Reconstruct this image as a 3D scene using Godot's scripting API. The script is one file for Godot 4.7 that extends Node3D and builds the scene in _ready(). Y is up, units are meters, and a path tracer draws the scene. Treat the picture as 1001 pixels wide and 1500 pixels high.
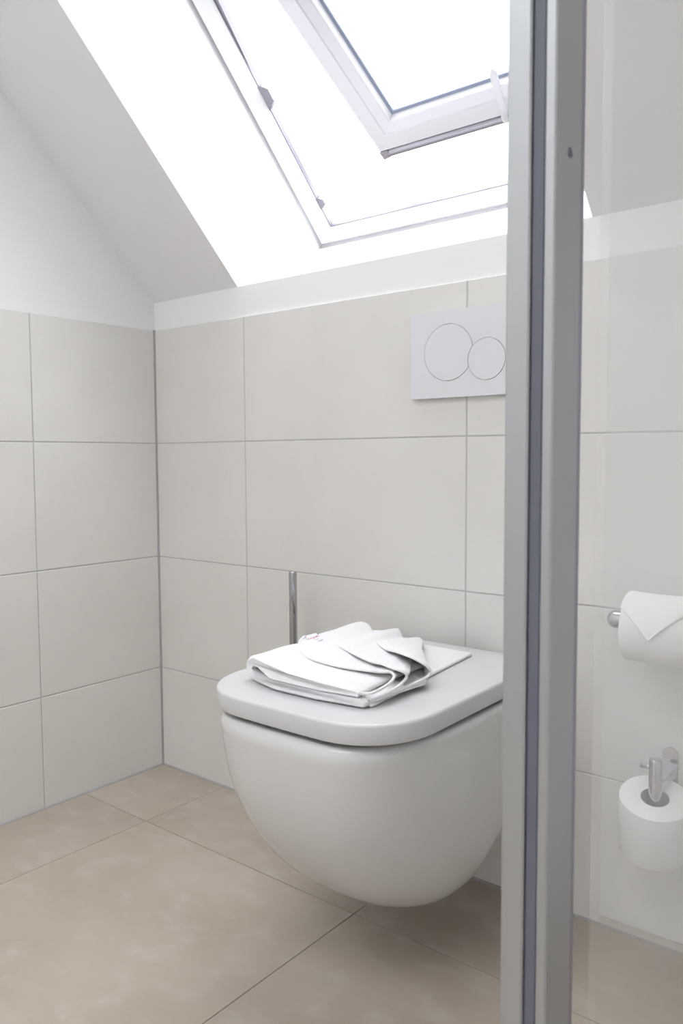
extends Node3D

# Small attic bathroom: tiled corner, wall-hung toilet under an open skylight, seen past the
# aluminium post of a glass shower screen. Back wall is z = 0, left wall x = 0, floor y = 0.

var M := {}
var used := {}

# ------------------------------------------------------------------ naming helpers
func numbered(called: String) -> String:
	if not used.has(called):
		used[called] = 0
		return called
	used[called] += 1
	return "%s_%03d" % [called, used[called]]

func thing(called: String, label: String, category: String, at := Vector3.ZERO, group := "") -> Node3D:
	var o := Node3D.new()
	o.name = numbered(called)
	add_child(o)
	o.position = at
	o.set_meta("label", label)
	o.set_meta("category", category)
	if group != "":
		o.set_meta("group", group)
	return o

func part(called: String, mesh: Mesh, mat: Material, parent: Node, at := Vector3.ZERO, label := "") -> MeshInstance3D:
	var o := MeshInstance3D.new()
	o.name = numbered(called) if parent == self else called
	o.mesh = mesh
	o.material_override = mat
	o.position = at
	o.cast_shadow = GeometryInstance3D.SHADOW_CASTING_SETTING_ON
	parent.add_child(o, true)
	if label != "":
		o.set_meta("label", label)
	return o

func structure(o: Node, label: String, category: String) -> void:
	o.set_meta("kind", "structure")
	o.set_meta("label", label)
	o.set_meta("category", category)

# ------------------------------------------------------------------ mesh helpers
func tri(st: SurfaceTool, a: Vector3, b: Vector3, c: Vector3) -> void:
	st.add_vertex(a); st.add_vertex(b); st.add_vertex(c)

func quad(st: SurfaceTool, a: Vector3, b: Vector3, c: Vector3, d: Vector3) -> void:
	# corners run clockwise as seen from outside
	tri(st, a, b, c); tri(st, a, c, d)

func flat_start() -> SurfaceTool:
	var st := SurfaceTool.new()
	st.begin(Mesh.PRIMITIVE_TRIANGLES)
	st.set_smooth_group(-1)
	return st

func finish(st: SurfaceTool) -> ArrayMesh:
	st.generate_normals()
	return st.commit()

# eight corners: lower ring a[0..3], upper ring a[4..7], each ring counter-clockwise seen from +normal of the upper ring
func hexa(st: SurfaceTool, a: Array) -> void:
	var c := Vector3.ZERO
	for v in a: c += v
	c /= 8.0
	for f in [[0, 1, 2, 3], [4, 5, 6, 7], [0, 1, 5, 4], [1, 2, 6, 5], [2, 3, 7, 6], [3, 0, 4, 7]]:
		var p: Vector3 = a[f[0]]
		var q: Vector3 = a[f[1]]
		var r: Vector3 = a[f[2]]
		var s: Vector3 = a[f[3]]
		var n := (q - p).cross(r - p)
		if n.dot((p + q + r + s) / 4.0 - c) > 0: quad(st, p, s, r, q)
		else: quad(st, p, q, r, s)

func box_corners(lo: Vector3, hi: Vector3) -> Array:
	return [Vector3(lo.x, lo.y, lo.z), Vector3(hi.x, lo.y, lo.z), Vector3(hi.x, lo.y, hi.z), Vector3(lo.x, lo.y, hi.z),
		Vector3(lo.x, hi.y, lo.z), Vector3(hi.x, hi.y, lo.z), Vector3(hi.x, hi.y, hi.z), Vector3(lo.x, hi.y, hi.z)]

func box_mesh(lo: Vector3, hi: Vector3) -> ArrayMesh:
	var st := flat_start()
	hexa(st, box_corners(lo, hi))
	return finish(st)

# box with all edges chamfered, centred on the origin
func bevel_box(size: Vector3, b: float) -> ArrayMesh:
	var h := size / 2.0
	var st := flat_start()
	var pts := {}
	for sx in [-1, 1]:
		for sy in [-1, 1]:
			for sz in [-1, 1]:
				var s := Vector3(sx, sy, sz)
				pts[[sx, sy, sz, 0]] = Vector3(h.x, h.y - b, h.z - b) * s
				pts[[sx, sy, sz, 1]] = Vector3(h.x - b, h.y, h.z - b) * s
				pts[[sx, sy, sz, 2]] = Vector3(h.x - b, h.y - b, h.z) * s
	var faces := []
	for s in [-1, 1]:
		faces.append([pts[[s, -1, -1, 0]], pts[[s, 1, -1, 0]], pts[[s, 1, 1, 0]], pts[[s, -1, 1, 0]]])
		faces.append([pts[[-1, s, -1, 1]], pts[[1, s, -1, 1]], pts[[1, s, 1, 1]], pts[[-1, s, 1, 1]]])
		faces.append([pts[[-1, -1, s, 2]], pts[[1, -1, s, 2]], pts[[1, 1, s, 2]], pts[[-1, 1, s, 2]]])
		for t in [-1, 1]:
			faces.append([pts[[s, t, -1, 0]], pts[[s, t, 1, 0]], pts[[s, t, 1, 1]], pts[[s, t, -1, 1]]])
			faces.append([pts[[s, -1, t, 0]], pts[[s, 1, t, 0]], pts[[s, 1, t, 2]], pts[[s, -1, t, 2]]])
			faces.append([pts[[-1, s, t, 1]], pts[[1, s, t, 1]], pts[[1, s, t, 2]], pts[[-1, s, t, 2]]])
			for w in [-1, 1]:
				faces.append([pts[[s, t, w, 0]], pts[[s, t, w, 1]], pts[[s, t, w, 2]]])
	for f in faces:
		var n: Vector3 = (f[1] - f[0]).cross(f[2] - f[0])
		var g: Array = f.duplicate()
		if n.dot(f[0]) > 0: g.reverse()
		tri(st, g[0], g[1], g[2])
		if g.size() == 4: tri(st, g[0], g[2], g[3])
	return finish(st)

# grid of points -> smooth surface. rows[i][j]
func grid(st: SurfaceTool, rows: Array, closed := false, flip := false) -> void:
	for i in rows.size() - 1:
		var m: int = rows[i].size()
		for j in (m if closed else m - 1):
			var k := (j + 1) % m
			var a: Vector3 = rows[i][j]
			var b: Vector3 = rows[i][k]
			var c: Vector3 = rows[i + 1][k]
			var d: Vector3 = rows[i + 1][j]
			if flip:
				tri(st, a, c, b); tri(st, a, d, c)
			else:
				tri(st, a, b, c); tri(st, a, c, d)

func smooth_start() -> SurfaceTool:
	var st := SurfaceTool.new()
	st.begin(Mesh.PRIMITIVE_TRIANGLES)
	st.set_smooth_group(0)
	return st

# prism: polygon in a plane, swept between two offsets. frame: origin + x*U + y*V + w*W
func prism(st: SurfaceTool, poly: PackedVector2Array, w0: float, w1: float, U: Vector3, V: Vector3, W: Vector3, O := Vector3.ZERO) -> void:
	var p := poly
	if Geometry2D.is_polygon_clockwise(p):
		p = p.duplicate(); p.reverse()
	var idx := Geometry2D.triangulate_polygon(p)
	var right := U.cross(V).dot(W) > 0
	for top in [false, true]:
		var w := w1 if top else w0
		for i in range(0, idx.size(), 3):
			var v := []
			for k in 3: v.append(O + U * p[idx[i + k]].x + V * p[idx[i + k]].y + W * w)
			var n: Vector3 = (v[1] - v[0]).cross(v[2] - v[0])
			var out: Vector3 = W if (top == (w1 > w0)) else -W
			if n.dot(out) > 0: tri(st, v[0], v[2], v[1])
			else: tri(st, v[0], v[1], v[2])
	for i in p.size():
		var a := p[i]
		var b := p[(i + 1) % p.size()]
		var a0 := O + U * a.x + V * a.y + W * w0
		var b0 := O + U * b.x + V * b.y + W * w0
		var a1 := O + U * a.x + V * a.y + W * w1
		var b1 := O + U * b.x + V * b.y + W * w1
		if right == (w1 > w0): quad(st, a0, a1, b1, b0)
		else: quad(st, a0, b0, b1, a1)

# round tube through points, radius per point, closed with caps
func tube(st: SurfaceTool, path: Array, radii: Array, seg := 20, cap := true) -> void:
	var rows := []
	var side := Vector3.ZERO
	for i in path.size():
		var t: Vector3 = ((path[min(i + 1, path.size() - 1)] - path[max(i - 1, 0)]) as Vector3).normalized()
		if side == Vector3.ZERO:
			side = t.cross(Vector3(0.31, 0.9, 0.17)).normalized()
		side = (side - t * side.dot(t)).normalized()
		var up := t.cross(side)
		var row := []
		for j in seg:
			var a := TAU * j / seg
			row.append(path[i] + (side * cos(a) + up * sin(a)) * radii[i])
		rows.append(row)
	grid(st, rows, true, true)
	if cap:
		for e in [0, path.size() - 1]:
			st.set_smooth_group(-1)
			for j in seg:
				var a: Vector3 = rows[e][j]
				var b: Vector3 = rows[e][(j + 1) % seg]
				if e == 0: tri(st, path[e], a, b)
				else: tri(st, path[e], b, a)
			st.set_smooth_group(0)

# profile (radius, height) turned round the y axis
func lathe(st: SurfaceTool, prof: Array, seg := 40) -> void:
	var rows := []
	for q in prof:
		var row := []
		for j in seg:
			var a := TAU * j / seg
			row.append(Vector3(q.x * cos(a), q.y, q.x * sin(a)))
		rows.append(row)
	grid(st, rows, true, false)

# rectangular mitred loop; prof = (inset from the rectangle, offset along W)
func loop_mesh(prof: PackedVector2Array, r: Rect2, U: Vector3, V: Vector3, W: Vector3, O: Vector3) -> ArrayMesh:
	var st := flat_start()
	var n := prof.size()
	var ring := func(k: int) -> Array:
		var t := prof[k].x
		var e := prof[k].y
		var out := []
		for c in [Vector2(r.position.x + t, r.position.y + t), Vector2(r.end.x - t, r.position.y + t), Vector2(r.end.x - t, r.end.y - t), Vector2(r.position.x + t, r.end.y - t)]:
			out.append(O + U * c.x + V * c.y + W * e)
		return out
	var area := 0.0
	for k in n:
		var a := prof[k]
		var b := prof[(k + 1) % n]
		area += a.x * b.y - b.x * a.y
	var flip := (area > 0) != (U.cross(V).dot(W) > 0)
	for k in n:
		var a: Array = ring.call(k)
		var b: Array = ring.call((k + 1) % n)
		for j in 4:
			var l := (j + 1) % 4
			if flip: quad(st, a[j], a[l], b[l], b[j])
			else: quad(st, a[j], b[j], b[l], a[l])
	return finish(st)

func circle(c: Vector2, r: float, n := 96) -> PackedVector2Array:
	var p := PackedVector2Array()
	for i in n:
		p.append(c + Vector2(cos(TAU * i / n), sin(TAU * i / n)) * r)
	return p

func catmull(pts: Array, n: int) -> Array:
	# n + 1 points spread evenly along the chain of control points
	var dense := []
	for i in pts.size() - 1:
		var a: Vector3 = pts[max(i - 1, 0)]
		var b: Vector3 = pts[i]
		var c: Vector3 = pts[i + 1]
		var d: Vector3 = pts[min(i + 2, pts.size() - 1)]
		for k in 12: dense.append(b.cubic_interpolate(c, a, d, k / 12.0))
	dense.append(pts[-1])
	var dist := [0.0]
	for i in range(1, dense.size()): dist.append(dist[-1] + (dense[i] as Vector3).distance_to(dense[i - 1]))
	var out := []
	var at := 0
	for k in n + 1:
		var want: float = dist[-1] * k / n
		while at < dense.size() - 2 and dist[at + 1] < want: at += 1
		var f: float = (want - dist[at]) / max(dist[at + 1] - dist[at], 1e-9)
		out.append((dense[at] as Vector3).lerp(dense[at + 1], clampf(f, 0, 1)))
	return out

# ------------------------------------------------------------------ materials
func noise_tex(freq: float, octaves: int, ramp: Gradient, normal := false, bump := 4.0, size := 512, sd := 1, kind := FastNoiseLite.TYPE_SIMPLEX_SMOOTH) -> NoiseTexture2D:
	var n := FastNoiseLite.new()
	n.noise_type = kind
	n.seed = sd
	n.frequency = freq
	n.fractal_octaves = octaves
	var t := NoiseTexture2D.new()
	t.width = size; t.height = size
	t.seamless = true
	t.noise = n
	t.as_normal_map = normal
	t.bump_strength = bump
	if ramp: t.color_ramp = ramp
	return t

func ramp_of(stops: Array) -> Gradient:
	var g := Gradient.new()
	var off := PackedFloat32Array()
	var col := PackedColorArray()
	for s in stops:
		off.append(s[0]); col.append(s[1])
	g.offsets = off; g.colors = col
	return g

func mat(called: String, c: Color, rough: float, metal := 0.0, spec := 0.5) -> StandardMaterial3D:
	var m := StandardMaterial3D.new()
	m.resource_name = called
	m.albedo_color = c
	m.roughness = rough
	m.metallic = metal
	m.metallic_specular = spec
	M[called] = m
	return m

func make_materials() -> void:
	var m := mat("plaster", Color(0.955, 0.955, 0.96), 0.9)
	m.normal_enabled = true
	m.normal_texture = noise_tex(0.03, 4, null, true, 1.0)
	m.normal_scale = 0.12
	m.uv1_triplanar = true; m.uv1_world_triplanar = true
	m.uv1_scale = Vector3.ONE * 1.5
	mat("shower_wall", Color(0.96, 0.965, 0.97), 0.35)
	m = mat("wall_tile", Color(1.0, 1.0, 1.0), 0.38)
	m.albedo_texture = noise_tex(0.006, 4, ramp_of([[0.0, Color(0.88, 0.871, 0.852)], [1.0, Color(0.904, 0.896, 0.878)]]), false, 4, 512, 5)
	m.uv1_triplanar = true; m.uv1_world_triplanar = true
	mat("grout", Color(0.78, 0.775, 0.77), 0.9)
	mat("silicone", Color(0.655, 0.65, 0.65), 0.6)
	for k in 3:
		m = mat("floor_tile_%d" % k, Color.WHITE.darkened(0.012 * k), 0.42)
		m.albedo_texture = noise_tex(0.006, 4, ramp_of([[0.0, Color(0.69, 0.64, 0.585)], [0.5, Color(0.715, 0.668, 0.613)], [1.0, Color(0.74, 0.695, 0.645)]]), false, 4, 512, 21 + k)
		m.detail_enabled = true
		m.detail_blend_mode = BaseMaterial3D.BLEND_MODE_MIX
		m.detail_albedo = noise_tex(0.011, 6, ramp_of([[0.0, Color(0.80, 0.77, 0.73, 0.0)], [0.52, Color(0.80, 0.77, 0.73, 0.0)], [0.72, Color(0.79, 0.755, 0.72, 0.22)], [1.0, Color(0.82, 0.795, 0.765, 0.45)]]), false, 4, 1024, 41 + k)
		m.uv1_triplanar = true; m.uv1_world_triplanar = true
		m.uv1_scale = Vector3(0.75, 0.75, 1.1)
	mat("floor_grout", Color(0.60, 0.56, 0.51), 0.9)
	mat("ceramic", Color(0.84, 0.838, 0.83), 0.10)
	mat("seat_plastic", Color(0.83, 0.83, 0.835), 0.3)
	mat("shadow_gap", Color(0.25, 0.25, 0.25), 0.7)
	mat("white_plastic", Color(0.89, 0.895, 0.91), 0.3)
	mat("window_white", Color(0.765, 0.765, 0.785), 0.35)
	mat("frame_white", Color(0.93, 0.93, 0.94), 0.4)
	mat("chrome", Color(0.72, 0.72, 0.74), 0.06, 1.0)
	mat("aluminium", Color(0.70, 0.708, 0.71), 0.42, 0.75)
	mat("grey_metal", Color(0.60, 0.59, 0.63), 0.4, 0.5)
	mat("seal", Color(0.41, 0.42, 0.465), 0.6)
	mat("rubber", Color(0.47, 0.50, 0.57), 0.6)
	m = mat("towel", Color(0.955, 0.955, 0.96), 0.95)
	m.normal_enabled = true
	m.normal_texture = noise_tex(0.16, 2, null, true, 6.0, 512, 8)
	m.normal_scale = 0.55
	m.uv1_triplanar = true; m.uv1_world_triplanar = true
	m.uv1_scale = Vector3.ONE * 7.0
	m.rim_enabled = true; m.rim = 0.35
	m = mat("paper", Color(0.97, 0.97, 0.965), 0.95)
	m.normal_enabled = true
	m.normal_texture = noise_tex(0.05, 3, null, true, 5.0, 512, 9)
	m.normal_scale = 0.25
	m.uv1_triplanar = true; m.uv1_world_triplanar = true
	m.uv1_scale = Vector3.ONE * 8.0
	mat("cardboard", Color(0.42, 0.41, 0.39), 0.9)
	m = mat("glass", Color(0.97, 0.99, 0.98, 0.04), 0.0)
	m.transparency = BaseMaterial3D.TRANSPARENCY_ALPHA
	mat("roofing", Color(0.42, 0.38, 0.36), 0.9)
	mat("label_white", Color(0.90, 0.90, 0.93), 0.6)
	mat("label_pink", Color(0.80, 0.25, 0.48), 0.6)
	mat("label_grey", Color(0.55, 0.55, 0.68), 0.6)

# ------------------------------------------------------------------ setting
const RY := 1.24                                   # height where the sloped ceiling meets the back wall
const SL := Vector3(0, 0.70710678, 0.70710678)     # up the slope
const NO := Vector3(0, 0.70710678, -0.70710678)    # out of the roof
const WX0 := 0.309
const WX1 := 1.174
const ROOM_X := 2.45
const ROOM_Z := 3.0
const ROOM_Y := 2.45
const RWX0 := 0.12  # extent of the added ceiling opening, sized to brighten the room
const RWX1 := 1.8
const RWZ0 := 1.5
const RWZ1 := 2.88

func roof_pt(x: float, s: float, d: float) -> Vector3:
	return Vector3(x, RY, 0) + SL * s + NO * d

func wall_tile_mesh(w: float, h: float) -> ArrayMesh:
	# front face at z = 0, chamfered edge, 7 mm thick
	var g := 0.0013
	var b := 0.0011
	var st := flat_start()
	var o := [Vector3(g, g, -0.007), Vector3(w - g, g, -0.007), Vector3(w - g, h - g, -0.007), Vector3(g, h - g, -0.007)]
	var m := [Vector3(g, g, -b), Vector3(w - g, g, -b), Vector3(w - g, h - g, -b), Vector3(g, h - g, -b)]
	var f := [Vector3(g + b, g + b, 0), Vector3(w - g - b, g + b, 0), Vector3(w - g - b, h - g - b, 0), Vector3(g + b, h - g - b, 0)]
	for k in 4:
		var l := (k + 1) % 4
		quad(st, o[k], m[k], m[l], o[l])
		quad(st, m[k], f[k], f[l], m[l])
	quad(st, f[0], f[3], f[2], f[1])
	return finish(st)

func build_room() -> void:
	var rows := [0.0, 0.268, 0.568, 0.868, 1.163]
	# back wall: core, plaster band and the sloping window sill are one body; tiles are its pieces
	var st := flat_start()
	hexa(st, box_corners(Vector3(-0.25, -0.1, -0.36), Vector3(1.52, 1.163, -0.0025)))
	prism(st, PackedVector2Array([Vector2(-0.0055, 1.1625), Vector2(-0.0055, RY - 0.0055), Vector2(-0.012, RY + 0.0005), Vector2(-0.29, 1.376), Vector2(-0.40, 1.30), Vector2(-0.36, 1.1)]), -0.25, ROOM_X + 0.25, Vector3(0, 0, 1), Vector3(0, 1, 0), Vector3(1, 0, 0))
	var back := part("wall_back", finish(st), M.plaster, self)
	structure(back, "tiled back wall with plaster band below the skylight", "wall")
	part("grout", box_mesh(Vector3(0.0, 0.0, -0.004), Vector3(1.52, 1.1615, -0.0016)), M.grout, back)
	var xs := [0.0, 0.332, 0.9347, 1.52]
	for i in 3:
		for j in 4:
			part("tile", wall_tile_mesh(xs[i + 1] - xs[i], rows[j + 1] - rows[j]), M.wall_tile, back, Vector3(xs[i], rows[j], 0))
	# shower side of the back wall
	var sw := part("wall_shower", box_mesh(Vector3(1.52, -0.1, -0.36), Vector3(ROOM_X + 0.25, 1.163, -0.0025)), M.plaster, self)
	structure(sw, "white shower end of the back wall, out of view, lightening the reflection in the glass", "wall")
	part("panel", box_mesh(Vector3(1.521, 0.02, -0.003), Vector3(ROOM_X, 1.085, 0.003)), M.shower_wall, sw)  # white panel out of view, lightens the reflection in the glass

	var left := part("wall_left", box_mesh(Vector3(-0.25, -0.1, -0.36), Vector3(-0.0055, ROOM_Y + 0.6, ROOM_Z + 0.25)), M.plaster, self)
	structure(left, "left wall tiled to shoulder height with white plaster above", "wall")
	part("grout", box_mesh(Vector3(-0.006, 0.0, 0.0), Vector3(-0.0016, 1.1615, 2.16)), M.grout, left)
	var zs := [0.0, 0.352, 0.9547, 1.5574, 2.16]
	for i in 4:
		for j in 4:
			var o := part("tile", wall_tile_mesh(zs[i + 1] - zs[i], rows[j + 1] - rows[j]), M.wall_tile, left, Vector3(0, rows[j], zs[i + 1]))
			o.rotation.y = PI / 2

	var right := part("wall_right", box_mesh(Vector3(ROOM_X, -0.1, -0.36), Vector3(ROOM_X + 0.25, ROOM_Y + 0.6, ROOM_Z + 0.25)), M.plaster, self)
	structure(right, "plain white right wall beyond the shower", "wall")
	var rear := part("wall_rear", box_mesh(Vector3(-0.25, -0.1, ROOM_Z), Vector3(ROOM_X + 0.25, ROOM_Y + 0.6, ROOM_Z + 0.25)), M.plaster, self)
	structure(rear, "plain white wall behind the viewpoint", "wall")

	# sloped ceiling with the skylight opening, then the flat ceiling behind
	st = flat_start()
	var s0 := -0.28
	var st1 := 1.188
	var s9 := (ROOM_Y - RY) / 0.70710678
	var D := 0.305
	var slab := func(x00: float, x10: float, x01: float, x11: float, sa: float, sb: float, ta: float, tb: float) -> void:
		# inner face x00..x10 from sa to sb; outer face x01..x11 from ta to tb
		hexa(st, [roof_pt(x00, sa, 0), roof_pt(x10, sa, 0), roof_pt(x10, sb, 0), roof_pt(x00, sb, 0),
			roof_pt(x01, ta, D), roof_pt(x11, ta, D), roof_pt(x11, tb, D), roof_pt(x01, tb, D)])
	slab.call(-0.25, WX0, -0.25, 0.325, -0.01, s9, s0, s9 + D)
	slab.call(WX1, ROOM_X + 0.25, 1.158, ROOM_X + 0.25, -0.01, s9, s0, s9 + D)
	slab.call(WX0, WX1, 0.325, 1.158, st1, s9, 1.125, s9 + D)
	var yt := ROOM_Y + 0.431
	prism(st, PackedVector2Array([Vector2(ROOM_Y - RY, ROOM_Y), Vector2(RWZ0, ROOM_Y), Vector2(RWZ0, yt), Vector2(ROOM_Y - RY, yt)]), -0.25, ROOM_X + 0.25, Vector3(0, 0, 1), Vector3(0, 1, 0), Vector3(1, 0, 0))
	hexa(st, box_corners(Vector3(-0.25, ROOM_Y, RWZ1), Vector3(ROOM_X + 0.25, yt, ROOM_Z + 0.25)))
	hexa(st, box_corners(Vector3(-0.25, ROOM_Y, RWZ0), Vector3(RWX0, yt, RWZ1)))
	hexa(st, box_corners(Vector3(RWX1, ROOM_Y, RWZ0), Vector3(ROOM_X + 0.25, yt, RWZ1)))
	var rw := Node3D.new()  # unseen roof window added behind the camera for overhead fill daylight
	rw.name = "window_2"
	add_child(rw)
	structure(rw, "white framed roof window added in the flat ceiling behind the viewpoint as fill light", "window")
	var rr := Rect2(RWX0, RWZ0, RWX1 - RWX0, RWZ1 - RWZ0)
	part("frame", loop_mesh(PackedVector2Array([Vector2(0, 0.30), Vector2(0.05, 0.30), Vector2(0.05, 0.36), Vector2(0, 0.36)]), rr, Vector3.RIGHT, Vector3.BACK, Vector3.UP, Vector3(0, ROOM_Y, 0)), M.window_white, rw)
	part("pane", box_mesh(Vector3(RWX0 + 0.045, ROOM_Y + 0.32, RWZ0 + 0.045), Vector3(RWX1 - 0.045, ROOM_Y + 0.324, RWZ1 - 0.045)), M.glass, rw)
	var ceil := part("ceiling", finish(st), M.plaster, self)
	structure(ceil, "white sloped ceiling with a deep skylight recess", "ceiling")

	# outer roof covering around the skylight, out of view, shades the open sash
	var ro := flat_start()
	for q in [[-0.6, 3.0, -0.9, -0.16], [-0.6, 0.27, -0.16, 1.6], [1.215, 3.0, -0.16, 1.6]]:
		hexa(ro, [roof_pt(q[0], q[2], 0.31), roof_pt(q[1], q[2], 0.31), roof_pt(q[1], q[3], 0.31), roof_pt(q[0], q[3], 0.31),
			roof_pt(q[0], q[2], 0.36), roof_pt(q[1], q[2], 0.36), roof_pt(q[1], q[3], 0.36), roof_pt(q[0], q[3], 0.36)])
	structure(part("roof", finish(ro), M.roofing, self), "dark roof covering outside around the skylight, out of view, shading the open sash", "roof")

	# floor: slab, grout and big beige tiles
	var fl := part("floor", box_mesh(Vector3(-0.25, -0.12, -0.36), Vector3(ROOM_X + 0.25, -0.0022, ROOM_Z + 0.25)), M.floor_grout, self)
	structure(fl, "beige stone-look tiled bathroom floor", "floor")
	var fx := [0.0, 0.2425, 0.8465, 1.4505, 2.0545, ROOM_X]
	var fz := [0.0, 0.244, 0.848, 1.452, 2.056, 2.66]
	for i in 5:
		for j in 5:
			var w: float = fx[i + 1] - fx[i] - 0.0016
			var d: float = fz[j + 1] - fz[j] - 0.0016
			var lift := 0.0002 * ((i * 7 + j * 3) % 3)
			part("tile", bevel_box(Vector3(w, 0.01, d), 0.0006), M["floor_tile_%d" % ((i + 2 * j) % 3)], fl, Vector3((fx[i] + fx[i + 1]) / 2, -0.005 + lift, (fz[j] + fz[j + 1]) / 2))

	# grey silicone beads in the corners
	var bead := func(a: Vector3, b: Vector3, called: String, label: String) -> void:
		var t := smooth_start()
		tube(t, [a, b], [0.0036, 0.0036], 12)
		structure(part(called, finish(t), M.silicone, self), label, "sealant")
	bead.call(Vector3(0.0005, 0, 0.0005), Vector3(0.0005, 1.163, 0.0005), "trim_1", "grey silicone joint in the upright corner of the tiled walls")
	bead.call(Vector3(0, 0.0, 0.001), Vector3(1.49, 0.0, 0.001), "trim_2", "grey silicone joint along the foot of the back wall")
	bead.call(Vector3(0.001, 0.0, 0), Vector3(0.001, 0.0, 2.1), "trim_3", "grey silicone joint along the foot of the left wall")

func build_skylight() -> void:
	var w := Node3D.new()
	w.name = "window_1"
	add_child(w)
	structure(w, "white skylight in the sloped ceiling, its lower edge swung open to a bright sky", "window")
	var O := roof_pt(0, 0, 0)
	var X := Vector3(1, 0, 0)
	var fr := Rect2(0.325, -0.109, 1.158 - 0.325, 1.125 + 0.109)
	var prof := PackedVector2Array([Vector2(0.0, 0.303), Vector2(0.001, 0.317), Vector2(0.009, 0.317), Vector2(0.0105, 0.306), Vector2(0.030, 0.333), Vector2(0.033, 0.340), Vector2(0.033, 0.39), Vector2(-0.07, 0.39), Vector2(-0.07, 0.306), Vector2(0.0, 0.306)])
	part("frame", loop_mesh(prof, fr, X, SL, NO, O), M.frame_white, w)
	# thin dark sealing strip on the inner lip of the frame
	part("seal", loop_mesh(PackedVector2Array([Vector2(0.0325, 0.341), Vector2(0.0355, 0.341), Vector2(0.0355, 0.352), Vector2(0.0325, 0.352)]), fr, X, SL, NO, O), M.grey_metal, w)
	# keeper brackets and stay arm on the left member
	for q in [[0.235, 0.06, 0.028], [-0.026, 0.032, 0.024]]:
		var st := flat_start()
		prism(st, PackedVector2Array([Vector2(0, 0), Vector2(q[2], q[1] * 0.35), Vector2(q[2], q[1] * 0.8), Vector2(q[2] * 0.45, q[1]), Vector2(0, q[1])]), 0.339, 0.352, X, SL, NO, O + X * 0.354 + SL * q[0])
		part("bracket", finish(st), M.grey_metal, w)
	var sa := flat_start()
	hexa(sa, [roof_pt(0.356, 0.29, 0.343), roof_pt(0.3585, 0.29, 0.343), roof_pt(0.378, 0.66, 0.343), roof_pt(0.356, 0.66, 0.343),
		roof_pt(0.356, 0.29, 0.356), roof_pt(0.3585, 0.29, 0.356), roof_pt(0.378, 0.66, 0.356), roof_pt(0.356, 0.66, 0.356)])
	part("stay_arm", finish(sa), M.grey_metal, w)

	# sash, hinged at the top and swung outwards
	var SO := Vector3(0, 1.665, -0.484)
	var SU := Vector3(0, 0.4876, 0.873)
	var SN := Vector3(0, 0.873, -0.4876)
	var sr := Rect2(0.38, 0.0, 0.724, 1.13)
	var sp := PackedVector2Array([Vector2(0, 0.002), Vector2(0.002, 0), Vector2(0.044, 0.0), Vector2(0.047, 0.003), Vector2(0.073, 0.007), Vector2(0.076, 0.010), Vector2(0.078, 0.024), Vector2(0.083, 0.028), Vector2(0.083, 0.06), Vector2(0, 0.06)])
	var sash := part("sash", loop_mesh(sp, sr, X, SU, SN, SO), M.window_white, w)
	part("gasket", loop_mesh(PackedVector2Array([Vector2(0.080, 0.0255), Vector2(0.0865, 0.029), Vector2(0.0865, 0.034), Vector2(0.080, 0.034)]), sr, X, SU, SN, SO), M.rubber, sash)
	var g := flat_start()
	prism(g, PackedVector2Array([Vector2(0.46, 0.08), Vector2(1.024, 0.08), Vector2(1.024, 1.05), Vector2(0.46, 1.05)]), 0.032, 0.036, X, SU, SN, SO)
	part("pane", finish(g), M.glass, sash)
	var t := smooth_start()
	tube(t, [SO + X * 0.392 + SU * -0.014 + SN * 0.010, SO + X * 1.095 + SU * -0.014 + SN * 0.010], [0.0125, 0.0125], 16)
	part("drip_bar", finish(t), M.grey_metal, sash)
	var cl := flat_start()
	prism(cl, PackedVector2Array([Vector2(0.379, -0.026), Vector2(0.404, -0.022), Vector2(0.404, 0.0), Vector2(0.379, 0.0)]), -0.002, 0.022, X, SU, SN, SO)
	part("bar_clip", finish(cl), M.grey_metal, sash)
	# curved handle standing on the bottom rail
	var hp := []
	for q in [[0.758, -0.010, 0.004], [0.760, -0.008, -0.010], [0.772, 0.016, -0.028], [0.785, 0.049, -0.038], [0.794, 0.093, -0.042], [0.8005, 0.130, -0.040], [0.8035, 0.152, -0.036]]:
		hp.append(SO + X * q[0] + SU * q[1] + SN * q[2])
	var pts := catmull(hp, 20)
	var rows := []
	for i in pts.size():
		var tt: Vector3 = ((pts[min(i + 1, 20)] - pts[max(i - 1, 0)]) as Vector3).normalized()
		var nn := tt.cross(X).normalized()
		var f := float(i) / 20.0
		var hw := 0.0095 * (0.8 + 0.3 * f) * (1.0 if f < 0.9 else sqrt(max(0.04, 1.0 - pow((f - 0.9) / 0.1, 2.0))))
		var row := []
		for j in 16:
			var a := TAU * j / 16
			row.append(pts[i] + X * cos(a) * hw + nn * sin(a) * 0.004)
		rows.append(row)
	var hs := smooth_start()
	grid(hs, rows, true, true)
	for e in [0, 20]:
		for j in 16: 
			if e == 0: tri(hs, pts[0], rows[0][j], rows[0][(j + 1) % 16])
			else: tri(hs, pts[20], rows[20][(j + 1) % 16], rows[20][j])
	part("handle", finish(hs), M.window_white, sash)

# ------------------------------------------------------------------ toilet
func super_ring(xc: float, y: float, zc: float, a: float, bf: float, bb: float, nf: float, nb: float, seg := 72) -> Array:
	var row := []
	for j in seg:
		var t := TAU * j / seg
		var c := cos(t)
		var s := sin(t)
		var n := nf if s > 0 else nb
		row.append(Vector3(xc + a * signf(c) * pow(absf(c), 2.0 / n), y, zc + (bf if s > 0 else bb) * signf(s) * pow(absf(s), 2.0 / n)))
	return row

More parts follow.
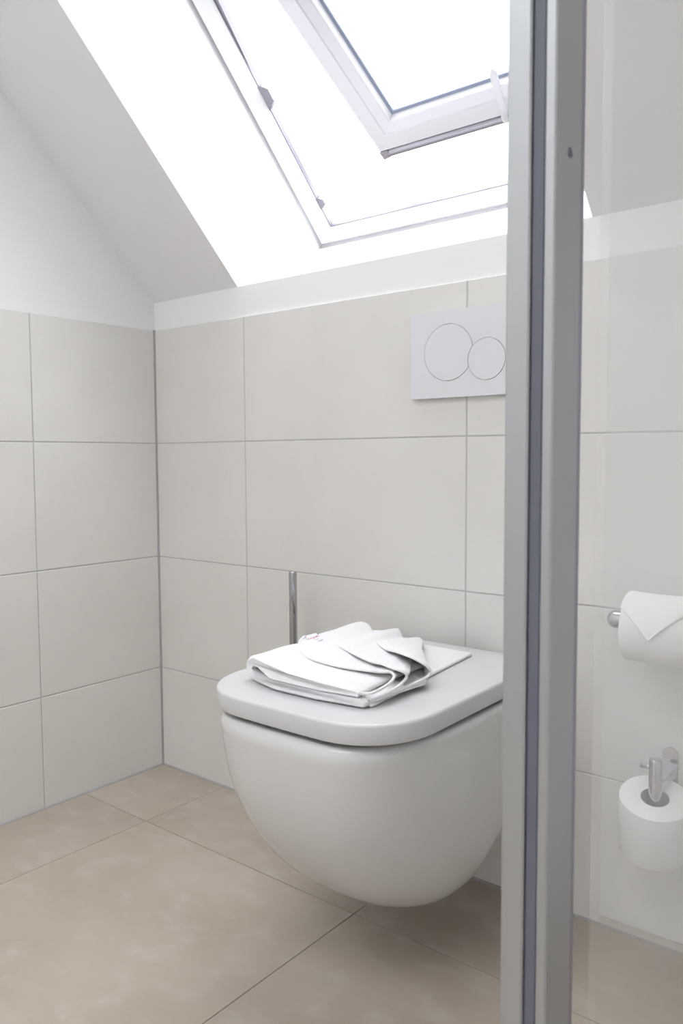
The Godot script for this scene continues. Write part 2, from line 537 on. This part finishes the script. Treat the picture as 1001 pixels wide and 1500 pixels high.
func build_toilet() -> void:
	var xc := 0.93
	var t := thing("toilet", "white wall-hung toilet with closed lid below the flush plate", "toilet", Vector3(xc, 0, 0))
	# bowl
	var rows := []
	var YT := 0.4335
	var YB := 0.0754
	var zc := 0.2303
	# rim rolled inwards at the top
	rows.append(super_ring(0, YT - 0.001, zc, 0.150, 0.262, zc - 0.012, 3.2, 8.0))
	for k in 6:
		var ra := PI / 2 * k / 6.0
		var ro := 0.011 * (1.0 - sin(ra))
		rows.append(super_ring(0, YT - 0.011 * (1.0 - cos(ra)), zc, 0.1965 - ro, 0.3065 - ro, zc - 0.004 - ro, 3.5, 8.0))
	var ss := []
	for k in range(1, 26): ss.append(0.8 * k / 25.0)
	for k in 20: ss.append(1.0 - 0.2 * pow(1.0 - (k + 0.5) / 20.0, 2.0))
	for s in ss:
		var g := pow(1.0 - pow(s, 3.1407), 1.0 / 2.6834) * (1.0 - 0.0175 * (1.0 - smoothstep(0.0, 0.42, s)))
		var gf := pow(1.0 - pow(s, 2.2591), 1.0 / 1.7058)
		var gb := pow(1.0 - pow(s, 6.0), 1.0 / 2.0) if s < 0.5 else pow(1.0 - pow(s, 3.2), 1.0 / 2.2)
		var n := lerpf(3.55, 2.11, s)
		var nb := lerpf(8.0, 2.2, smoothstep(0.35, 0.75, s))
		var back := lerpf(0.003, 0.105, smoothstep(0.26, 0.58, s))
		rows.append(super_ring(0, YT - (YT - YB) * s, zc, 0.2 * g, 0.3096 * gf, (zc - back) * gb, n, nb))
	var last := super_ring(0, YB, zc, 0.004, 0.004, 0.004, 2, 2)
	rows.append(last)
	var st := smooth_start()
	grid(st, rows, true, true)
	part("bowl", finish(st), M.ceramic, t)
	# narrower foot that carries the bowl on the wall
	rows = []
	for q in [[0.002, 0.128, 0.118], [0.06, 0.124, 0.117], [0.12, 0.118, 0.113], [0.2, 0.105, 0.10]]:
		var row := []
		for j in 48:
			var a := TAU * j / 48
			var cx := cos(a)
			var sx := sin(a)
			row.append(Vector3(q[1] * signf(cx) * pow(absf(cx), 0.6), 0.24 + (0.15 if sx > 0 else 0.24 - q[2]) * signf(sx) * pow(absf(sx), 0.6), q[0]))
		rows.append(row)
	st = smooth_start()
	grid(st, rows, true, false)
	part("foot", finish(st), M.ceramic, t)
	# seat ring hidden under the lid
	rows = []
	for q in [[0.432, 0.150], [0.4428, 0.150]]:
		rows.append(super_ring(0, q[0], 0.285, q[1], 0.20, 0.22, 3.4, 6.0))
	rows.append(super_ring(0, 0.4425, 0.285, 0.01, 0.01, 0.01, 2, 2))
	st = smooth_start()
	grid(st, rows, true, true)
	part("seat", finish(st), M.seat_plastic, t)
	# lid: thick slab with rounded front corners and softly rolled edges
	rows = []
	var outline := func(inset: float, y: float) -> Array:
		var hw := 0.193 - inset
		var zf := 0.5315 - inset
		var zb := 0.037 + inset
		var R := 0.118 - inset
		var row := []
		var rb := 0.02
		# right side from the back, round the front, left side to the back
		for k in 9:
			var a := -PI / 2 + PI / 2 * k / 8
			row.append(Vector3(hw - rb + rb * cos(a), y, zb + rb + rb * sin(a)))
		for k in 8: row.append(Vector3(hw, y, lerpf(zb + rb, zf - R * 1.12, (k + 1) / 9.0)))
		var n := 28
		for k in n + 1:
			var a := PI / 2 * k / n
			var e := 2.0 / 2.35
			row.append(Vector3(hw - R + R * pow(cos(a), e), y, zf - R * 1.12 + (R * 1.12 - 0.005) * pow(sin(a), e) + 0.005 * sin(a) * sin(a) * (1.0 - pow((hw - R + R * pow(cos(a), e)) / hw, 2.0))))
		for k in 12:
			var x := lerpf(hw - R, -(hw - R), (k + 1) / 13.0)
			row.append(Vector3(x, y, zf - 0.005 + 0.005 * (1.0 - pow(x / hw, 2.0))))
		var m := row.size()
		for k in range(m - 1, -1, -1):
			var p: Vector3 = row[k]
			if k >= m - 12: continue
			row.append(Vector3(-p.x, y, p.z))
		return row
	for q in [[0.040, 0.4445], [0.008, 0.4435], [0.003, 0.4405], [0.001, 0.4412], [0.0, 0.4430], [0.0, 0.4655], [0.0008, 0.4682], [0.0026, 0.4698], [0.005, 0.4702]]:
		rows.append(outline.call(q[0], q[1]))
	for k in 6:
		var base: Array = rows[8]
		var row := []
		var f := 1.0 - (k + 1) / 6.0 * 0.9999
		for v in base: row.append(Vector3(v.x * f, 0.4702 + 0.0006 * (1 - f), 0.29 + (v.z - 0.29) * f))
		rows.append(row)
	st = smooth_start()
	grid(st, rows, true, false)
	part("lid", finish(st), M.seat_plastic, t)
	# hinge blocks behind the lid
	for s in [-1, 1]:
		part("hinge", bevel_box(Vector3(0.05, 0.03, 0.03), 0.004), M.seat_plastic, t, Vector3(0.075 * s, 0.447, 0.024))

func build_flush_plate() -> void:
	var t := thing("flush_plate", "white rectangular flush plate with two round buttons on the back wall", "flush plate", Vector3(0.938, 1.026, 0.0))
	var c1 := Vector2(-0.038, 0.003)
	var c2 := Vector2(0.0445, -0.0155)
	var r1 := 0.0535
	var r2 := 0.0385
	var hole: Array = Geometry2D.merge_polygons(circle(c1, r1 + 0.0009), circle(c2, r2 + 0.0009))
	var hw := 0.123
	var hh := 0.083
	var st := flat_start()
	prism(st, PackedVector2Array([Vector2(-hw + .004, -hh + .004), Vector2(hw - .004, -hh + .004), Vector2(hw - .004, hh - .004), Vector2(-hw + .004, hh - .004)]), 0.0002, 0.006, Vector3.RIGHT, Vector3.UP, Vector3.BACK)
	var mid := -0.006
	for half in [PackedVector2Array([Vector2(-hw, mid), Vector2(hw, mid), Vector2(hw, hh), Vector2(-hw, hh)]), PackedVector2Array([Vector2(-hw, -hh), Vector2(hw, -hh), Vector2(hw, mid), Vector2(-hw, mid)])]:
		for p in Geometry2D.clip_polygons(half, hole[0]):
			prism(st, p, 0.006, 0.011, Vector3.RIGHT, Vector3.UP, Vector3.BACK)
	part("plate", finish(st), M.white_plastic, t)
	var big: Array = Geometry2D.clip_polygons(circle(c1, r1), circle(c2, r2 + 0.0012))
	st = flat_start()
	prism(st, big[0], 0.0062, 0.0114, Vector3.RIGHT, Vector3.UP, Vector3.BACK)
	part("button", finish(st), M.white_plastic, t, Vector3.ZERO, "large round flush button")
	st = flat_start()
	prism(st, circle(c2, r2), 0.0062, 0.0117, Vector3.RIGHT, Vector3.UP, Vector3.BACK)
	part("button", finish(st), M.white_plastic, t, Vector3.ZERO, "small round flush button")

func build_brush() -> void:
	var t := thing("toilet_brush", "chrome toilet brush standing between the toilet and the back wall", "toilet brush", Vector3(0.546, 0, 0.07))
	var st := smooth_start()
	lathe(st, [Vector2(0.0, 0.003), Vector2(0.043, 0.003), Vector2(0.045, 0.006), Vector2(0.045, 0.19), Vector2(0.043, 0.192), Vector2(0.041, 0.19), Vector2(0.041, 0.01), Vector2(0, 0.01)], 40)
	part("holder", finish(st), M.chrome, t, Vector3(0, -0.003, 0))
	st = smooth_start()
	lathe(st, [Vector2(0, 0.012), Vector2(0.03, 0.015), Vector2(0.034, 0.03), Vector2(0.034, 0.08), Vector2(0.02, 0.095), Vector2(0, 0.097)], 32)
	part("brush_head", finish(st), M.white_plastic, t)
	st = smooth_start()
	lathe(st, [Vector2(0, 0.09), Vector2(0.0088, 0.09), Vector2(0.0088, 0.578), Vector2(0.0085, 0.5805), Vector2(0.0075, 0.582), Vector2(0, 0.582)], 32)
	part("handle", finish(st), M.chrome, t)

# ------------------------------------------------------------------ towel
func sheet(st: SurfaceTool, top: Array, thick: float) -> void:
	# a cloth sheet: upper face, lower face and the four rims
	var low := []
	for row in top:
		var r := []
		for v in row: r.append(v + Vector3(0, -thick, 0))
		low.append(r)
	grid(st, top, false, false)
	grid(st, low, false, true)
	var n := top.size() - 1
	grid(st, [top[0], low[0]], false, true)
	grid(st, [top[n], low[n]], false, false)
	var a := [[], [], [], []]
	for i in n + 1:
		a[0].append(top[i][0]); a[1].append(low[i][0]); a[2].append(top[i][-1]); a[3].append(low[i][-1])
	grid(st, [a[0], a[1]], false, false)
	grid(st, [a[2], a[3]], false, true)

func towel_flap(hem: Array, loop_at: int, ridge: Array, bulge: float, parent: Node) -> void:
	var upper := hem.slice(0, loop_at + 1)
	var H := catmull(upper, 40)
	var R := catmull(ridge, 40)
	var rows := []
	var NV := 22
	for k in NV + 1:
		var v := float(k) / NV
		var row := []
		for i in 41:
			var u := i / 40.0
			var p: Vector3 = (H[i] as Vector3).lerp(R[i], v)
			p.y += bulge * sin(PI * v) * sin(PI * clampf(u * 0.9 + 0.1, 0, 1)) + 0.0007 * sin(31.0 * u + 9.0 * v) * sin(PI * v)
			row.append(p)
		rows.append(row)
	for k in 5:
		var row := []
		var f := (k + 1) / 5.0
		for i in 41:
			var p: Vector3 = R[i]
			row.append(Vector3(p.x - 0.010 * f, lerpf(p.y, minf(p.y, 0.482), f * f) - 0.001 * f, p.z - 0.022 * sin(f * PI / 2) * (1.0 - i / 44.0)))
		rows.append(row)
	var st := smooth_start()
	sheet(st, rows, 0.0032)
	# stitched hem that runs along the whole edge, round the loop and back to the front corner
	var path := catmull(hem, 60)
	var rad := []
	for i in path.size():
		path[i] += Vector3(0, -0.0015, 0)
		rad.append(0.0023)
	tube(st, path, rad, 10)
	part("flap", finish(st), M.towel, parent)

func build_towel() -> void:
	var t := thing("towel", "white terry towel folded in fanned pleats on the closed toilet lid", "towel")
	# folded pad: two thick layers joined by a fold on the left, with a small hollow in the fold
	var sec := [Vector2(1.030, 0.4712), Vector2(0.95, 0.4712), Vector2(0.87, 0.4714), Vector2(0.826, 0.4718), Vector2(0.808, 0.4738), Vector2(0.797, 0.4795), Vector2(0.791, 0.4875), Vector2(0.790, 0.497), Vector2(0.7935, 0.5055), Vector2(0.801, 0.5115), Vector2(0.815, 0.5145), Vector2(0.845, 0.5135), Vector2(0.90, 0.5075), Vector2(0.96, 0.5030), Vector2(1.018, 0.4995), Vector2(1.027, 0.4970), Vector2(1.0295, 0.4925), Vector2(1.024, 0.4876),
		Vector2(0.96, 0.4872), Vector2(0.90, 0.4880), Vector2(0.862, 0.4895), Vector2(0.843, 0.4945), Vector2(0.826, 0.4985), Vector2(0.8135, 0.4985), Vector2(0.809, 0.4935), Vector2(0.8125, 0.4885), Vector2(0.828, 0.4870), Vector2(0.862, 0.4885), Vector2(0.90, 0.4870), Vector2(0.96, 0.4863), Vector2(1.028, 0.4852), Vector2(1.0345, 0.4825), Vector2(1.036, 0.4775), Vector2(1.0345, 0.4735)]
	var n := sec.size()
	var rows := []
	var steps := [[0.4738, 0.0064], [0.4732, 0.0046], [0.4718, 0.0028], [0.4695, 0.0012], [0.466, 0.0003], [0.462, 0.0]]
	for k in 16: steps.append([0.459 - 0.199 * (k + 1) / 16.0, 0.0])
	for q in steps:
		var row := []
		for i in n:
			var a: Vector2 = sec[(i + n - 1) % n]
			var b: Vector2 = sec[(i + 1) % n]
			var nrm := Vector2(b.y - a.y, -(b.x - a.x)).normalized()
			var p: Vector2 = sec[i] + nrm * q[1] * (0.05 if i >= 17 and i <= 30 else 0.7)
			if p.y < 0.4712: p.y = 0.4712
			var z: float = q[0]
			var fall := clampf((0.40 - z) / 0.14, 0, 1)
			var y := 0.4712 + (p.y - 0.4712) * (1.0 - 0.22 * fall * fall)
			var front := clampf((z - 0.38) / 0.08, 0, 1)
			z += front * (-0.020 * smoothstep(0.0, 1.0, (0.865 - p.x) / 0.07) - 0.013 * smoothstep(0.0, 1.0, (p.x - 0.94) / 0.10) + 0.0016 * sin(p.x * 96.0) + 0.0013 * sin(p.x * 61.0 + 2.0))
			var x: float = p.x - 0.109 * (0.455 - q[0]) * clampf((p.x - 0.79) / 0.25, 0, 1)
			y += 0.0009 * sin(p.x * 70.0 + q[0] * 40.0) * clampf((p.y - 0.499) / 0.008, 0, 1)
			row.append(Vector3(x, y, z))
		rows.append(row)
	var st := smooth_start()
	var turn: bool = ((rows[0][1] - rows[0][0]) as Vector3).cross(rows[6][0] - rows[0][0]).y > 0
	grid(st, rows, true, turn)
	st.set_smooth_group(1)
	for e in [0, rows.size() - 1]:
		var poly := PackedVector2Array()
		for v in rows[e]: poly.append(Vector2(v.x, v.y))
		var idx := Geometry2D.triangulate_polygon(poly)
		for i in range(0, idx.size(), 3):
			var a: Vector3 = rows[e][idx[i]]
			var b: Vector3 = rows[e][idx[i + 1]]
			var c: Vector3 = rows[e][idx[i + 2]]
			if ((b - a).cross(c - a).z > 0) == (e == 0): tri(st, a, c, b)
			else: tri(st, a, b, c)
	part("folded_pad", finish(st), M.towel, t)
	# flat lower layers that show as thin edges on the right
	var layers := [
		[0.4711, 0.4768, [Vector3(0.860, 0, 0.40), Vector3(0.96, 0, 0.42), Vector3(1.020, 0, 0.4485), Vector3(1.039, 0, 0.4465), Vector3(1.0413, 0, 0.438), Vector3(1.032, 0, 0.35), Vector3(1.020, 0, 0.256), Vector3(1.004, 0, 0.098), Vector3(1.0, 0, 0.0935), Vector3(0.80, 0, 0.088), Vector3(0.79, 0, 0.25)]],
		[0.4770, 0.4825, [Vector3(0.90, 0, 0.44), Vector3(1.036, 0, 0.4455), Vector3(1.041, 0, 0.439), Vector3(1.044, 0, 0.393), Vector3(1.047, 0, 0.347), Vector3(1.051, 0, 0.323), Vector3(1.046, 0, 0.311), Vector3(0.96, 0, 0.27), Vector3(0.86, 0, 0.30)]],
		[0.4827, 0.4875, [Vector3(0.92, 0, 0.43), Vector3(1.036, 0, 0.452), Vector3(1.0455, 0, 0.430), Vector3(1.0475, 0, 0.398), Vector3(1.044, 0, 0.370), Vector3(1.036, 0, 0.362), Vector3(0.93, 0, 0.33)]]]
	for l in layers:
		var poly := PackedVector2Array()
		var ring := []
		for v in l[2]:
			poly.append(Vector2(v.x, v.z))
			ring.append(Vector3(v.x, (l[0] + l[1]) / 2, v.z))
		var h: float = (l[1] - l[0]) / 2
		st = smooth_start()
		# rounded edge
		var m := ring.size()
		var rr := []
		for k in 7:
			var a := -PI / 2 + PI * k / 6
			var row := []
			for i in m:
				var d1: Vector3 = (ring[(i + 1) % m] - ring[(i + m - 1) % m]).normalized()
				var o := Vector3(d1.z, 0, -d1.x)
				if not Geometry2D.is_polygon_clockwise(poly): o = -o
				o = -o
				row.append(ring[i] + o * (cos(a) - 1.0) * h + Vector3(0, sin(a) * h, 0))
			rr.append(row)
		grid(st, rr, true, Geometry2D.is_polygon_clockwise(poly))
		st.set_smooth_group(-1)
		var inner := PackedVector2Array()
		for v in rr[6]: inner.append(Vector2(v.x, v.z))
		var idx := Geometry2D.triangulate_polygon(inner)
		for i in range(0, idx.size(), 3):
			var a: Vector3 = rr[6][idx[i]]
			var b: Vector3 = rr[6][idx[i + 1]]
			var c: Vector3 = rr[6][idx[i + 2]]
			if (b - a).cross(c - a).y > 0: tri(st, a, c, b)
			else: tri(st, a, b, c)
		part("layer", finish(st), M.towel, t)
	towel_flap([Vector3(0.8020, 0.5210, 0.3220), Vector3(0.8110, 0.5190, 0.3430), Vector3(0.8250, 0.5160, 0.3610), Vector3(0.8470, 0.5140, 0.3820), Vector3(0.8770, 0.5125, 0.4010), Vector3(0.9130, 0.5105, 0.4060), Vector3(0.9500, 0.509, 0.4050), Vector3(0.9840, 0.5085, 0.3980), Vector3(1.0130, 0.5090, 0.3930), Vector3(1.0270, 0.5090, 0.3840), Vector3(1.0350, 0.5050, 0.3840), Vector3(1.0385, 0.5000, 0.3950), Vector3(1.043, 0.4970, 0.4250), Vector3(1.041, 0.4950, 0.4490), Vector3(1.0290, 0.4940, 0.4580)], 10,
		[Vector3(0.735, 0.482, 0.165), Vector3(0.786, 0.514, 0.170), Vector3(0.811, 0.5215, 0.170), Vector3(0.828, 0.518, 0.172), Vector3(0.845, 0.507, 0.18), Vector3(0.90, 0.502, 0.22), Vector3(0.97, 0.500, 0.30), Vector3(1.028, 0.501, 0.365)], 0.004, t)
	towel_flap([Vector3(0.8670, 0.5130, 0.3130), Vector3(0.8970, 0.5150, 0.3300), Vector3(0.9400, 0.5160, 0.3540), Vector3(0.9840, 0.5160, 0.3730), Vector3(1.0030, 0.5150, 0.3710), Vector3(1.0260, 0.5130, 0.3760), Vector3(1.0440, 0.5110, 0.3750), Vector3(1.0470, 0.5050, 0.3690), Vector3(1.0460, 0.4980, 0.3710), Vector3(1.0500, 0.4930, 0.4010), Vector3(1.0480, 0.4900, 0.4330), Vector3(1.0420, 0.4880, 0.4540)], 7,
		[Vector3(0.80, 0.500, 0.15), Vector3(0.843, 0.506, 0.15), Vector3(0.867, 0.5125, 0.15), Vector3(0.881, 0.5135, 0.15), Vector3(0.892, 0.500, 0.155), Vector3(0.95, 0.500, 0.21), Vector3(1.0, 0.499, 0.285), Vector3(1.041, 0.502, 0.352)], 0.004, t)
	towel_flap([Vector3(0.912, 0.514, 0.258), Vector3(0.958, 0.518, 0.299), Vector3(0.992, 0.521, 0.315), Vector3(1.026, 0.522, 0.330), Vector3(1.044, 0.517, 0.329), Vector3(1.055, 0.509, 0.323), Vector3(1.055, 0.500, 0.315), Vector3(1.054, 0.493, 0.323), Vector3(1.047, 0.487, 0.347), Vector3(1.044, 0.484, 0.393), Vector3(1.040, 0.482, 0.439)], 6,
		[Vector3(0.872, 0.488, 0.14), Vector3(0.891, 0.4945, 0.13), Vector3(0.912, 0.4978, 0.13), Vector3(0.922, 0.493, 0.135), Vector3(0.95, 0.496, 0.18), Vector3(1.0, 0.499, 0.245), Vector3(1.04, 0.500, 0.295), Vector3(1.0555, 0.501, 0.3145)], 0.005, t)
	# sewn label standing up at the start of the first hem
	var A := Vector3(0.8050, 0.5210, 0.3220)
	var B := Vector3(0.8170, 0.5250, 0.3090)
	var C := Vector3(0.8430, 0.5200, 0.3220)
	var Dp := Vector3(0.8290, 0.5140, 0.3380)
	var nn := (B - A).cross(Dp - A).normalized()
	if nn.y < 0: nn = -nn
	st = flat_start()
	hexa(st, [Dp - nn * .0004, C - nn * .0004, B - nn * .0004, A - nn * .0004, Dp + nn * .0004, C + nn * .0004, B + nn * .0004, A + nn * .0004])
	var lab := part("label", finish(st), M.label_white, t, Vector3.ZERO, "small white sewn label with pink lettering")
	var ex := ((C - Dp) as Vector3).normalized()
	var ey := (A - Dp) - ex * (A - Dp).dot(ex)
	ey = ey.normalized()
	for q in [["royal", 0.0088, 0.55, M.label_pink]]:
		var tm := TextMesh.new()
		tm.text = q[0]
		var sf := SystemFont.new()
		sf.font_names = PackedStringArray(["Droid Sans"])
		tm.font = sf
		tm.font_size = 32
		tm.pixel_size = q[1] / 32.0
		tm.depth = 0.0002
		var o := part("lettering", tm, q[3], lab)
		var mid: Vector3 = Dp.lerp(C, 0.5) + ((A + B) / 2 - (Dp + C) / 2) * q[2]
		o.transform = Transform3D(Basis(ex, ey, ex.cross(ey)), mid + nn * 0.0005)
	# faint line of small print below it
	st = flat_start()
	var at0: Vector3 = Dp.lerp(C, 0.5) + ((A + B) / 2 - (Dp + C) / 2) * 0.2 + nn * 0.0005
	for q in [[-0.0068, -0.0030], [-0.0022, 0.0012], [0.0020, 0.0064]]:
		prism(st, PackedVector2Array([Vector2(q[0], -0.0004), Vector2(q[1], -0.0004), Vector2(q[1], 0.0004), Vector2(q[0], 0.0004)]), 0.0, 0.0001, ex, ey, ex.cross(ey), at0)
	part("small_print", finish(st), M.label_grey, lab)

# ------------------------------------------------------------------ paper rolls
func roll_mesh(R: float, r: float, L: float) -> ArrayMesh:
	var st := smooth_start()
	var e := 0.0012
	lathe(st, [Vector2(r, -L / 2), Vector2(R - e, -L / 2), Vector2(R - 0.3 * e, -L / 2 + 0.3 * e), Vector2(R, -L / 2 + e), Vector2(R, L / 2 - e), Vector2(R - 0.3 * e, L / 2 - 0.3 * e), Vector2(R - e, L / 2), Vector2(r, L / 2)], 72)
	return finish(st)

func core_mesh(r: float, L: float) -> ArrayMesh:
	var st := smooth_start()
	lathe(st, [Vector2(r, -L / 2 + .001), Vector2(r, L / 2 - .001), Vector2(r - .0012, L / 2 - .001), Vector2(r - .0012, -L / 2 + .001), Vector2(r, -L / 2 + .001)], 48)
	return finish(st)

func build_rolls() -> void:
	# upper roll on its arm
	var ya := 0.5655
	var za := 0.072
	var x0 := 1.277
	var h := thing("paper_holder", "chrome toilet paper holder whose rounded arm end sticks out left of the upper roll", "paper holder", Vector3(x0, ya, za))
	var st := smooth_start()
	var pth := []
	var rad := []
	for k in 9:
		var a := PI / 2 * k / 8
		pth.append(Vector3(-0.036 + 0.014 * (1 - cos(a)), 0, 0)); rad.append(max(0.0150 * sin(a), 0.0002))
	pth.append(Vector3(0.13, 0, 0)); rad.append(0.0148)
	pth.append(Vector3(0.145, 0, -0.012)); rad.append(0.0148)
	pth.append(Vector3(0.148, 0, -0.03)); rad.append(0.0148)
	pth.append(Vector3(0.148, 0, -za + 0.008)); rad.append(0.0148)
	tube(st, pth, rad, 28)
	part("arm", finish(st), M.chrome, h)
	st = smooth_start()
	lathe(st, [Vector2(0, 0.009), Vector2(0.023, 0.009), Vector2(0.025, 0.007), Vector2(0.025, 0.0005), Vector2(0, 0.0005)], 40)
	var pl := part("wall_plate", finish(st), M.chrome, h, Vector3(0.148, 0, -za))
	pl.rotation.x = PI / 2
	var r := thing("toilet_roll", "toilet paper roll lying on the upper holder with its sheet end folded to a point", "toilet roll", Vector3(x0 + 0.049, ya - 0.0085, za))
	var o := part("paper", roll_mesh(0.0535, 0.0235, 0.098), M.paper, r)
	o.rotation.z = PI / 2
	o = part("core", core_mesh(0.0235, 0.098), M.cardboard, r)
	o.rotation.z = PI / 2
	# folded point: a triangle of paper wrapped on the roll (angle 0 = towards the room, rising over the top)
	st = smooth_start()
	var rows := []
	for i in 19:
		var f := i / 18.0
		var row := []
		for j in 13:
			var u := j / 12.0
			var ang := lerpf(-0.10, 2.3, f)
			var wid := 0.049 * clampf((ang + 0.10) / 0.78, 0.0, 1.0)
			var x := -0.0005 + lerpf(-wid, wid, u) * 0.996
			var lift := 0.0018 + 0.0050 * exp(-pow((ang + 0.1) / 0.35, 2.0)) + 0.0018 * pow(absf(2.0 * u - 1.0), 3.0)
			row.append(Vector3(x, sin(ang) * (0.0535 + lift), cos(ang) * (0.0535 + lift)))
		rows.append(row)
	grid(st, rows, false, true)
	# underside a paper thickness below
	var low := []
	for row in rows:
		var rr := []
		for v in row: rr.append(Vector3(v.x, v.y * 0.985, v.z * 0.985))
		low.append(rr)
	grid(st, low, false, false)
	var rim := []
	var rim2 := []
	for i in rows.size():
		rim.append(rows[i][0]); rim2.append(low[i][0])
	grid(st, [rim, rim2], false, true)
	rim = []; rim2 = []
	for i in rows.size():
		rim.append(rows[i][12]); rim2.append(low[i][12])
	grid(st, [rim, rim2], false, false)
	part("folded_end", finish(st), M.paper, r)

	# spare roll hanging on its rod
	var p := Vector3(1.326, 0.292, 0.085)
	h = thing("spare_roll_holder", "chrome upright spare roll holder with a round-topped wall plate below the upper roll", "paper holder", Vector3(1.324, 0.3, 0))
	var poly := PackedVector2Array()
	for k in 25:
		var a := PI * k / 24
		poly.append(Vector2(0.0125 * cos(a), 0.036 + 0.0125 * sin(a)))
	poly.append(Vector2(-0.0125, -0.05)); poly.append(Vector2(0.0125, -0.05))
	var f2 := flat_start()
	prism(f2, poly, 0.0003, 0.005, Vector3.RIGHT, Vector3.UP, Vector3.BACK)
	part("wall_plate", finish(f2), M.chrome, h)
	part("arm", bevel_box(Vector3(0.020, 0.018, 0.084), 0.002), M.chrome, h, Vector3(0.002, 0.009, 0.043))
	st = smooth_start()
	lathe(st, [Vector2(0, -0.105), Vector2(0.0095, -0.105), Vector2(0.0102, -0.104), Vector2(0.0102, 0.0525), Vector2(0.0098, 0.0535), Vector2(0, 0.0538)], 40)
	part("rod", finish(st), M.chrome, h, Vector3(0.002, 0, 0.085))
	st = smooth_start()
	tube(st, [Vector3(-0.006, 0.039, 0.085), Vector3(-0.021, 0.039, 0.085), Vector3(-0.0218, 0.039, 0.085)], [0.0038, 0.0038, 0.003], 16)
	part("peg", finish(st), M.chrome, h)
	r = thing("toilet_roll", "spare toilet paper roll standing upright and tilted on the lower holder", "toilet roll", p)
	var tilt := Basis(Vector3(0.93, 0, -0.36).normalized(), 0.31)
	for q in [["paper", roll_mesh(0.0535, 0.0215, 0.098), M.paper], ["core", core_mesh(0.0215, 0.098), M.cardboard]]:
		var k := part(q[0], q[1], q[2], r)
		k.transform = Transform3D(tilt, tilt * Vector3(0, -0.049, 0))

# ------------------------------------------------------------------ shower screen
func build_shower() -> void:
	var tray := part("shower_tray", null, M.floor_tile_1, self)
	var st := flat_start()
	hexa(st, box_corners(Vector3(1.452, 0.0006, 0.005), Vector3(ROOM_X - 0.005, 0.02, 0.885)))
	tray.mesh = finish(st)
	tray.set_meta("label", "low beige tiled shower floor behind the glass panel")
	tray.set_meta("category", "shower tray")
	var s := thing("shower_screen", "frameless-looking glass shower panel held by a tall brushed aluminium post with a dark seal", "shower screen", Vector3(1.5, 0.02, 0.875))
	var H := 1.98
	var up := func(called: String, lo: Vector2, hi: Vector2, m: Material, label := "") -> void:
		var sz := Vector3(hi.x - lo.x, H, hi.y - lo.y)
		part(called, bevel_box(sz, 0.0011), m, s, Vector3((lo.x + hi.x) / 2, H / 2, (lo.y + hi.y) / 2), label)
	# x and z measured from the near right edge of the post
	up.call("post", Vector2(-0.0325, -0.044), Vector2(-0.0163, 0.001), M.aluminium)
	up.call("seal", Vector2(-0.0164, -0.040), Vector2(-0.0074, -0.0016), M.seal, "dark blue-grey rubber seal between the two profiles")
	up.call("post", Vector2(-0.0075, -0.040), Vector2(0.0, 0.0), M.aluminium)
	up.call("edge_strip", Vector2(-0.014, -0.0475), Vector2(-0.0008, -0.0402), M.grey_metal)
	# small plug covering a screw on the side of the post
	var pst := smooth_start()
	lathe(pst, [Vector2(0.0032, -0.0005), Vector2(0.0032, 0.0003), Vector2(0.002, 0.0007), Vector2(0, 0.0008)], 24)
	var plug := part("screw_cap", finish(pst), M.seal, s, Vector3(0.0, 1.0, -0.021))
	plug.rotation.z = -PI / 2
	# glass and its rails
	part("pane", bevel_box(Vector3(0.008, H - 0.06, 0.762), 0.0008), M.glass, s, Vector3(-0.010, H / 2, -0.110 - 0.381))
	for y in [0.012, H - 0.012]:
		part("rail", bevel_box(Vector3(0.022, 0.024, 0.828), 0.001), M.aluminium, s, Vector3(-0.011, y, -0.046 - 0.414))

func _ready() -> void:
	# ---- camera, sky, light, exposure
	var cam := Camera3D.new()
	cam.name = "camera"
	add_child(cam)
	cam.position = Vector3(1.7118, 0.8294, 1.3488)
	cam.basis = Basis(Vector3.UP, 0.6775) * Basis(Vector3.RIGHT, -0.0684) * Basis(Vector3.BACK, -0.0053)
	cam.fov = 65.22
	cam.near = 0.02
	cam.current = true
	var at := CameraAttributesPhysical.new()
	at.frustum_near = 0.02
	at.frustum_far = 100.0
	at.frustum_focal_length = 18.757
	at.frustum_focus_distance = 1.55
	at.exposure_aperture = 9.0
	cam.attributes = at
	var env := Environment.new()
	env.background_mode = Environment.BG_SKY
	var sky := Sky.new()
	var sm := ProceduralSkyMaterial.new()
	sm.sky_top_color = Color(0.985, 0.992, 1.0)
	sm.sky_horizon_color = Color(0.68, 0.69, 0.70)
	sm.sky_curve = 0.6
	sm.ground_bottom_color = Color(0.22, 0.215, 0.21)
	sm.ground_horizon_color = Color(0.42, 0.42, 0.42)
	sm.sky_energy_multiplier = 1.25
	sky.sky_material = sm
	env.sky = sky
	env.tonemap_mode = Environment.TONE_MAPPER_LINEAR
	env.tonemap_exposure = 5.15
	env.sdfgi_enabled = true
	env.ssao_enabled = true
	env.ssil_enabled = true
	var we := WorldEnvironment.new()
	we.name = "world_environment"
	we.environment = env
	add_child(we)

	make_materials()
	build_room()
	build_skylight()
	build_toilet()
	build_shower()
	build_flush_plate()
	build_rolls()
	build_brush()
	build_towel()
